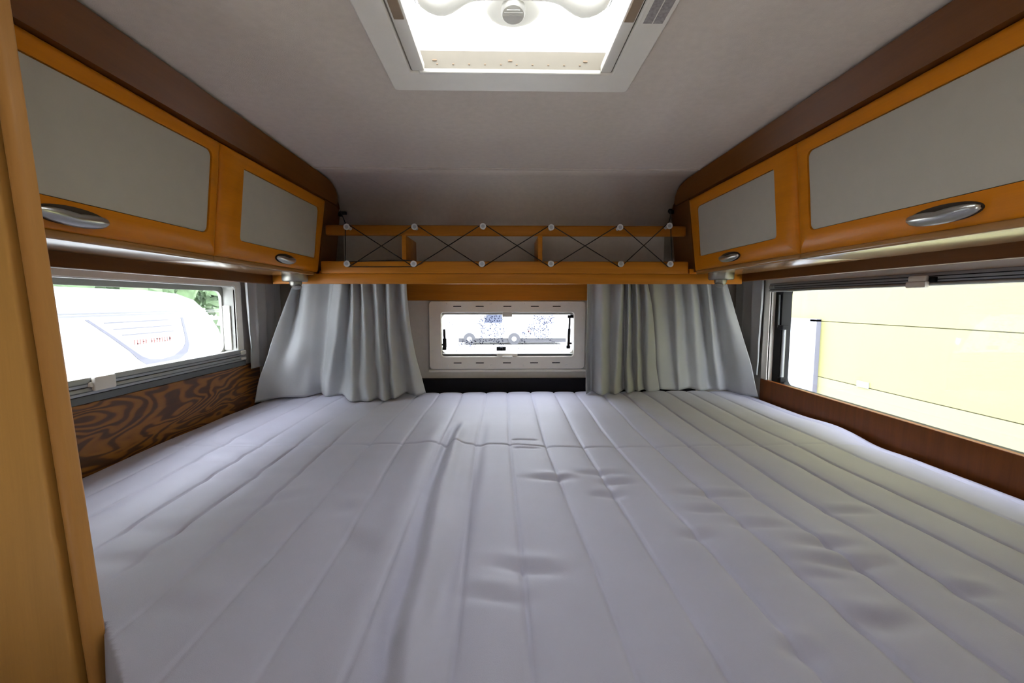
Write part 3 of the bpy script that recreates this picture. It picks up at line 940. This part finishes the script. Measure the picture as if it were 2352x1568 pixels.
# bow handle with its round locking knob
bpts, brad = [], []
for i in range(33):
    t = -1 + 2 * i / 32
    ax = abs(t)
    dip = 0.010 * math.exp(-((ax - 0.78) / 0.22) ** 2)
    bpts.append((0.0165 + 0.142 * t, 0.688 + 1.2 * dip - 0.12 * max(0, ax - 0.92), ZC + 0.006 - dip))
    brad.append(0.0095 + 0.005 * math.exp(-((ax - 0.75) / 0.22) ** 2) - 0.005 * max(0, ax - 0.95) / 0.05)
b = obj('bow_handle', tube(bmesh.new(), bpts, brad, 14), 'handle_white', root, 180)
b['label'] = 'white bow-shaped opening bar'
bm = bmesh.new()
bmesh.ops.create_uvsphere(bm, u_segments=28, v_segments=14, radius=1.0)
for v in bm.verts:
    v.co = Vector((0.0165 + 0.046 * v.co.x, 0.728 + 0.036 * v.co.y, ZC + 0.012 + 0.022 * v.co.z))
h = obj('lock_housing', bm, 'handle_white', root, 180)
kn = obj('lock_knob', lathe(bmesh.new(), [(0.0185, 0), (0.0185, 0.009), (0.0165, 0.012), (0.006, 0.0125)], (0.0165, 0.706, ZC - 0.004), (0, -0.25, -1), 28), 'handle_white', root, 40)
for k in range(-2, 3):
    hw = math.sqrt(max(0.0001, 0.0155 ** 2 - (k * 0.006) ** 2))
    obj('grip_rib', boxes(((0.0165 - hw, 0.7025 + k * 0.006 - 0.0008, ZC - 0.0172), (0.0165 + hw, 0.7025 + k * 0.006 + 0.0008, ZC - 0.0158)), bev=0.0005), 'handle_white', kn)
for s_ in (-1, 1):
    xx = 0.0165 + s_ * 0.152
    obj('spring_wire', tube(bmesh.new(), [(xx, 0.66, ZC + 0.018), (xx - 0.003 * s_, 0.70, ZC + 0.004), (xx - 0.006 * s_, 0.722, ZC + 0.000), (xx - 0.009 * s_, 0.70, ZC + 0.006), (xx - 0.012 * s_, 0.66, ZC + 0.020)], 0.0009, 6), 'alu', root, 60)
# printed sticker on the frame
st = obj('sticker', boxes(((0.2175, 0.600, zp - 0.0006), (0.2565, 0.735, zp + 0.001))), 'cream', root)
for (x0, x1) in ((0.2225, 0.2365), (0.2385, 0.2535)):
    obj('print_block', boxes(((x0, 0.610, zp - 0.0009), (x1, 0.727, zp))), 'sticker', st)

# ------------------------------------------------------------------ reading lights under the lockers
def reading_light(x, y, z, s, label):
    root = thing('reading_light', label, 'lamp', (x, y, z), 'reading lights under the lockers')
    obj('base', lathe(bmesh.new(), [(0.044, 0), (0.044, 0.020), (0.041, 0.024), (0.02, 0.025)], (x, y, z), (0, 0, -1), 32), 'lamp_metal', root, 40)
    bm_ = bmesh.new()
    bmesh.ops.create_uvsphere(bm_, u_segments=20, v_segments=12, radius=0.022)
    for v in bm_.verts:
        v.co += Vector((x - s * 0.004, y - 0.004, z - 0.027))
    hd = obj('swivel_head', bm_, 'lamp_metal', root, 180)
    obj('lens', lathe(bmesh.new(), [(0.015, 0), (0.016, 0.005), (0.012, 0.008)], (x - s * 0.011, y - 0.010, z - 0.042), (-s * 0.35, -0.3, -1), 20), 'lamp_glass', hd, 40)
reading_light(-0.768, 1.640, 0.1005, -1, 'round metal reading light under the locker above the plywood side')
reading_light(0.808, 1.610, 0.1075, 1, 'round metal reading light under the locker on the yellow wall side')

# ------------------------------------------------------------------ curtains
def curtain(name, cols, ztop, zhem, label, group, seed=0, rows=46, sub=9, crumple=0.004, hemlift=None, normal_y=True):
    """cols: (x_top, y_top, x_bottom, y_bottom, ease); smooth pleats run through the columns."""
    rng = random.Random(seed)
    n = len(cols)
    def cr(a, b, c, d, t):
        return 0.5 * ((2 * b) + (c - a) * t + (2 * a - 5 * b + 4 * c - d) * t * t + (3 * b - a - 3 * c + d) * t ** 3)
    us = []
    for i in range(n - 1):
        for k in range(sub):
            us.append((i, k / sub))
    us.append((n - 2, 1.0))
    ph = [rng.uniform(0, 6.28) for _ in range(12)]
    verts, faces = [], []
    for r in range(rows + 1):
        t = r / rows
        pts = []
        for (xt, yt, xb, yb, p) in cols:
            e = t ** p
            g = t * t * (3 - 2 * t)
            pts.append((xt + (xb - xt) * e, yt + (yb - yt) * g))
        for ci, (i, q) in enumerate(us):
            a, b, c, d = (pts[max(0, i - 1)], pts[i], pts[i + 1], pts[min(n - 1, i + 2)])
            x = cr(a[0], b[0], c[0], d[0], q)
            y = cr(a[1], b[1], c[1], d[1], q)
            U = (i + q)
            nz = math.sin(U * 0.9 + t * 5 + ph[0]) * math.sin(t * 7.3 + U * 0.37 + ph[1]) + 0.6 * math.sin(U * 2.1 - t * 9 + ph[2]) * math.sin(t * 13 + ph[3] + U * 0.8)
            amp = crumple * (0.15 + t * t * 1.3)
            if normal_y:
                y -= amp * nz
            else:
                x += amp * nz
            lift = 0.006 * (0.5 + 0.5 * math.sin(U * 1.9 + ph[4])) * (1 if t > 0.9 else 0) * (t - 0.9) * 10
            z = ztop + (zhem - ztop) * t + lift
            verts.append((x, y, z))
    m_ = len(us)
    for r in range(rows):
        for i in range(m_ - 1):
            a = r * m_ + i
            faces.append((a, a + 1, a + m_ + 1, a + m_))
    o = obj(name, pydata(verts, faces), 'curtain', None, 180)
    md = o.modifiers.new('thickness', 'SOLIDIFY')
    md.thickness = 0.0012
    md.offset = 0
    return tag(o, label, 'curtain', group)

LEFT_COLS = [
    (-0.835, 1.800, -0.976, 1.703, 0.72), (-0.838, 1.815, -0.945, 1.735, 0.75), (-0.852, 1.872, -0.905, 1.765, 0.9), (-0.800, 1.805, -0.860, 1.790, 0.9),
    (-0.760, 1.815, -0.825, 1.820, 1), (-0.715, 1.848, -0.790, 1.860, 1), (-0.690, 1.820, -0.770, 1.845, 1), (-0.648, 1.795, -0.735, 1.812, 1.1),
    (-0.640, 1.855, -0.680, 1.850, 1), (-0.612, 1.795, -0.600, 1.712, 1.1), (-0.598, 1.840, -0.570, 1.730, 1.2), (-0.572, 1.798, -0.530, 1.705, 1.2),
    (-0.553, 1.848, -0.510, 1.745, 1.2), (-0.517, 1.798, -0.474, 1.726, 1.3), (-0.500, 1.852, -0.462, 1.770, 1.4), (-0.464, 1.792, -0.436, 1.748, 1.6),
    (-0.444, 1.850, -0.420, 1.840, 1.8), (-0.408, 1.800, -0.371, 1.829, 2.0), (-0.393, 1.800, -0.334, 1.873, 2.4)]
RIGHT_INNER = [
    (0.347, 1.800, 0.357, 1.836, 0.9), (0.374, 1.830, 0.389, 1.877, 1), (0.411, 1.790, 0.411, 1.795, 1), (0.459, 1.830, 0.459, 1.855, 1),
    (0.486, 1.785, 0.482, 1.827, 1), (0.512, 1.830, 0.537, 1.905, 1), (0.515, 1.785, 0.543, 1.859, 1), (0.541, 1.835, 0.590, 1.915, 1),
    (0.544, 1.785, 0.596, 1.873, 0.9), (0.573, 1.830, 0.635, 1.915, 0.9), (0.577, 1.785, 0.645, 1.882, 0.8), (0.586, 1.800, 0.697, 1.900, 0.75)]
RIGHT_OUTER = [
    (0.604, 1.870, 0.703, 1.925, 1), (0.633, 1.840, 0.720, 1.915, 1), (0.695, 1.880, 0.775, 1.926, 1), (0.722, 1.835, 0.793, 1.905, 1),
    (0.765, 1.880, 0.845, 1.926, 1), (0.790, 1.830, 0.884, 1.898, 1), (0.846, 1.885, 0.935, 1.924, 1), (0.854, 1.822, 0.962, 1.885, 1.1),
    (0.903, 1.885, 1.000, 1.890, 1.1), (0.909, 1.818, 1.022, 1.815, 1.0), (0.935, 1.830, 1.056, 1.752, 0.85)]
ZT, ZH = 0.10, ZM + 0.004
curtain('curtain', LEFT_COLS, ZT, ZH, 'wide grey gathered curtain between the plywood board and the end window', 'grey curtains', 3, crumple=0.009)
curtain('curtain', RIGHT_INNER, ZT, ZH, 'grey curtain hanging right beside the end window frame, overlapping another', 'grey curtains', 5, crumple=0.007)
curtain('curtain', RIGHT_OUTER, ZT, ZH, 'grey curtain sweeping diagonally into the corner by the red-brown board', 'grey curtains', 8)
LS = [(-0.972, 1.690, -0.986, 1.716, 1.2), (-0.990, 1.708, -0.994, 1.735, 1.2), (-0.962, 1.735, -0.976, 1.755, 1.0), (-0.990, 1.765, -0.994, 1.780, 1),
      (-0.962, 1.80, -0.976, 1.81, 1), (-0.990, 1.83, -0.994, 1.84, 1), (-0.962, 1.865, -0.976, 1.870, 1), (-0.985, 1.90, -0.985, 1.90, 1), (-0.97, 1.93, -0.97, 1.93, 1)]
curtain('curtain', LS, ZT, -0.262, 'narrow dark grey curtain at the edge of the window with the blind rail', 'grey curtains', 11, normal_y=False, crumple=0.003)
RS = [(1.050, 1.757, 1.062, 1.780, 1), (1.074, 1.785, 1.076, 1.800, 1), (1.046, 1.815, 1.060, 1.825, 1), (1.074, 1.850, 1.076, 1.855, 1), (1.046, 1.885, 1.060, 1.885, 1), (1.070, 1.925, 1.070, 1.925, 1), (1.05, 1.95, 1.05, 1.95, 1)]
curtain('curtain', RS, ZT, -0.310, 'narrow dark grey curtain at the window facing the yellow wall', 'grey curtains', 13, normal_y=False, crumple=0.002)

# ------------------------------------------------------------------ wardrobe edge beside the camera
root = thing('partition_panel', 'beech partition board with a rounded edge strip beside the mattress', 'partition', (-0.6, 0.49, ZB))
def lean_x(z):
    return -0.507 - 0.0565 * z      # inner edge leans outwards towards the top
def leaning(prof, z0, z1):
    bm_ = bmesh.new()
    A_ = [bm_.verts.new((lean_x(z0) + u, v, z0)) for u, v in prof]
    B_ = [bm_.verts.new((lean_x(z1) + u, v, z1)) for u, v in prof]
    for i_ in range(len(prof)):
        j_ = (i_ + 1) % len(prof)
        bm_.faces.new((A_[i_], A_[j_], B_[j_], B_[i_]))
    bm_.faces.new(A_[::-1])
    bm_.faces.new(B_)
    return bm_
z0, z1 = ZB + 0.004, ZC - 0.002
obj('edge_strip', leaning(rrect(-0.014, 0.0, 0.488, 0.510, 0.006, 6), z0, z1), 'strip_wood', root, 40)
obj('groove', leaning([(-0.024, 0.497), (-0.0135, 0.497), (-0.0135, 0.506), (-0.024, 0.506)], z0, z1), 'dark_gap', root)
obj('board', leaning(rrect(-0.48, -0.019, 0.484, 0.506, 0.004, 4), z0, z1), 'post_wood', root, 40)

# ------------------------------------------------------------------ outside: left, a white caravan parked alongside
GZ = -2.35      # ground outside
struct('ground', boxes(((-40, -30, GZ - 0.1), (40, 60, GZ))), 'asphalt', label='pale gravel yard')
root = thing('parked_caravan', 'white caravan with a grey curved decal outside the left window', 'caravan', (-4.3, 3.6, GZ))
CX = -3.2
prof = [(1.2, -1.85), (4.95, -1.85), (5.15, -1.2), (5.10, -0.6), (4.96, -0.30), (4.80, -0.12), (4.60, 0.02), (4.35, 0.085), (4.0, 0.105), (1.4, 0.13), (1.2, 0.05)]
bm = bmesh.new()
slab(bm, prof, lambda u, v, d: (CX - d, u, v), 0.0, 2.2)
body = obj('body', bm, 'outer_white', root)
for z in (-0.085, -0.105):
    obj('side_rail', boxes(((CX - 0.004, 1.3, z - 0.004), (CX + 0.006, 5.03, z + 0.004))), 'door_grey', body)
# decal: a tapering curved band, three pinstripes and a line of lettering too small to read
out_ = [(3.40, -0.136), (3.60, -0.28), (3.78, -0.42), (3.86, -0.50), (3.95, -0.56), (4.12, -0.585), (4.32, -0.57), (4.46, -0.50), (4.49, -0.43), (4.47, -0.33), (4.425, -0.150)]
in_ = [(3.43, -0.136), (3.63, -0.275), (3.81, -0.41), (3.90, -0.475), (3.99, -0.515), (4.13, -0.53), (4.28, -0.515), (4.40, -0.455), (4.44, -0.40), (4.435, -0.33), (4.395, -0.150)]
vv, ff = [], []
for a, b_ in zip(out_, in_):
    vv += [(CX + 0.003, *a), (CX + 0.003, *b_), (CX - 0.002, *a), (CX - 0.002, *b_)]
for i in range(len(out_) - 1):
    ff += [(4 * i, 4 * i + 4, 4 * i + 5, 4 * i + 1), (4 * i, 4 * i + 2, 4 * i + 6, 4 * i + 4), (4 * i + 1, 4 * i + 5, 4 * i + 7, 4 * i + 3)]
obj('curved_decal', pydata(vv, ff), 'outer_grey', body)
for (a, b_, z) in ((3.56, 4.24, -0.166), (3.64, 4.27, -0.222), (3.72, 4.29, -0.276)):
    obj('pinstripe', boxes(((CX - 0.002, a, z - 0.0035), (CX + 0.003, b_, z + 0.0035))), 'outer_grey', body)
bm = bmesh.new()
rl = random.Random(2)
y = 3.83
for wd in (5, 8):
    for k in range(wd):
        bx(bm, (CX - 0.002, y, -0.368), (CX + 0.003, y + 0.008, -0.325))
        bx(bm, (CX - 0.002, y, -0.368 + 0.036 * rl.random()), (CX + 0.003, y + 0.022, -0.360 + 0.03 * rl.random()))
        y += 0.031
    y += 0.03
obj('decal_lettering', bm, 'outer_red', body)['kind'] = 'stuff'
for yy in (2.6, 3.0):
    obj('wheel', lathe(bmesh.new(), [(0.20, 0), (0.32, 0.01), (0.32, 0.19), (0.20, 0.2)], (CX - 0.02, yy * 1.0, GZ + 0.32), (-1, 0, 0), 24), 'tyre', root, 40)
# trees far behind that caravan
rt = random.Random(7)
def tree(x, y, h, r, label):
    root = thing('tree', label, 'tree', (x, y, GZ), 'trees behind the caravan')
    obj('trunk', tube(bmesh.new(), [(x, y, GZ), (x + 0.1, y, GZ + h * 0.5), (x, y + 0.1, GZ + h * 0.75)], [0.16, 0.12, 0.06], 8), 'pad', root, 60)
    bm_ = bmesh.new()
    for k in range(1300):
        a, b2 = rt.uniform(0, 2 * PI), math.acos(rt.uniform(-1, 1))
        rr_ = r * rt.uniform(0.35, 1.0)
        c = Vector((x + rr_ * math.sin(b2) * math.cos(a), y + rr_ * math.sin(b2) * math.sin(a), GZ + h * 0.55 + 1.70 * rr_ * math.cos(b2)))
        s_ = rt.uniform(0.2, 0.45)
        d1 = Vector((rt.uniform(-1, 1), rt.uniform(-1, 1), rt.uniform(-1, 1))).normalized() * s_
        d2 = d1.cross(Vector((rt.uniform(-1, 1), rt.uniform(-1, 1), rt.uniform(-1, 1)))).normalized() * s_ * 0.6
        q = [bm_.verts.new(c + d1), bm_.verts.new(c + d2), bm_.verts.new(c - d1), bm_.verts.new(c - d2)]
        bm_.faces.new(q)
    f_ = obj('foliage', bm_, 'leaf', root)
    f_['kind'] = 'stuff'
for x, y, h, r, lab in ((-8.6, 9.5, 7.6, 2.15, 'leafy green tree behind the front end of the parked caravan'), (-9.0, 14.5, 8.2, 2.2, 'tall leafy tree far beyond the front of the parked caravan'),
                        (-8.2, 5.0, 8.4, 2.2, 'broad leafy tree standing behind the middle of the parked caravan'), (-8.4, 0.4, 8.2, 2.2, 'broad leafy tree standing behind the rear of the parked caravan'),
                        (-8.6, -4.2, 8.0, 2.2, 'broad leafy tree standing well behind the parked caravan, past its rear')):
    tree(x, y, h, r, lab)

# outside: right, a pale yellow building with a white door
root = thing('yellow_building', 'pale yellow panelled building outside the right window', 'building', (5.0, 4.0, GZ))
BX = 3.4
for z0, z1 in ((GZ, -0.80), (-0.792, -0.205), (-0.197, 0.39), (0.398, 1.0), (1.008, 1.6), (1.608, 2.2), (2.208, 2.8), (2.808, 4.4)):
    obj('wall_panel', boxes(((BX, -4.0, z0), (BX + 0.12, 14.0, z1))), 'yellow_wall' if z0 > GZ else 'plinth', root)
obj('joint', boxes(((BX + 0.012, -4.0, GZ), (BX + 0.2, 14.0, 4.4))), 'yellow_joint', root)
obj('roof_edge', boxes(((BX - 0.05, -4.1, 4.4), (BX + 2.4, 14.1, 4.5))), 'door_grey', root)
dr = obj('door', boxes(((BX - 0.02, 4.68, GZ), (BX - 0.002, 5.60, -0.205))), 'door_white', root)
obj('door_frame', boxes(((BX - 0.05, 4.58, GZ), (BX - 0.001, 4.68, -0.185)), ((BX - 0.05, 4.58, -0.205), (BX - 0.001, 5.70, -0.178)), ((BX - 0.05, 5.60, GZ), (BX - 0.001, 5.70, -0.185))), 'door_grey', dr)
obj('hinge', boxes(((BX - 0.035, 4.69, -0.52), (BX - 0.018, 4.72, -0.40))), 'door_grey', dr)
obj('wall_plate', boxes(((BX - 0.012, 3.92, -0.80), (BX - 0.001, 4.05, -0.745))), 'door_white', root)

# outside: beyond the end window, a white motorhome
root = thing('motorhome', 'white motorhome with dark cab windows and wheels beyond the end window', 'motorhome', (0.6, 25.0, GZ))
MY = 24.0
FT = lambda u, v, d: (u, MY + d, v)
prof = [(-2.55, -1.98), (3.6, -1.98), (3.6, 0.55), (-0.6, 0.55), (-0.9, 0.40), (-0.9, -0.02), (-1.10, -0.62), (-1.45, -1.10), (-2.35, -1.32), (-2.55, -1.55)]
body = obj('body', slab(bmesh.new(), prof, FT, 0.0, 2.1), 'far_white', root)
obj('cab_window', slab(bmesh.new(), [(-0.05, -0.50), (-0.05, -1.12), (-1.05, -1.12), (-0.85, -0.62), (-0.70, -0.50)], FT, -0.02, 0.01), 'far_glass', body)
for x0, x1 in ((-1.16, -1.13), (0.02, 0.05)):
    obj('door_line', boxes(((x0, MY - 0.015, -1.92), (x1, MY, -0.5))), 'outer_grey', body)
obj('side_strip', boxes(((-1.3, MY - 0.015, -1.46), (3.6, MY, -1.42))), 'outer_grey', body)
obj('side_window', boxes(((2.0, MY - 0.03, -1.16), (2.75, MY, -0.70)), bev=0.01), 'door_grey', body)
obj('habitation_door', boxes(((0.55, MY - 0.02, -1.90), (1.15, MY, -0.1)), bev=0.01), 'door_grey', body)
obj('service_hatch', boxes(((-2.3, MY - 0.02, -1.70), (-1.75, MY, -1.45)), bev=0.008), 'outer_grey', body)
obj('sill_skirt', boxes(((-2.45, MY + 0.05, -2.20), (3.5, MY + 1.9, -1.985))), 'tyre', body)
obj('marker_light', boxes(((1.38, MY - 0.03, -1.62), (1.52, MY, -1.54))), 'outer_red', body)
for x in (-1.85, 0.62):
    wh = obj('wheel', lathe(bmesh.new(), [(0.20, 0), (0.33, 0.01), (0.33, 0.2), (0.2, 0.21)], (x, MY - 0.03, GZ + 0.33), (0, 1, 0), 28), 'tyre', root, 40)
    obj('hub_cap', lathe(bmesh.new(), [(0.14, 0), (0.11, 0.03), (0.03, 0.035)], (x, MY - 0.025, GZ + 0.33), (0, -1, 0), 20), 'far_white', wh, 40)
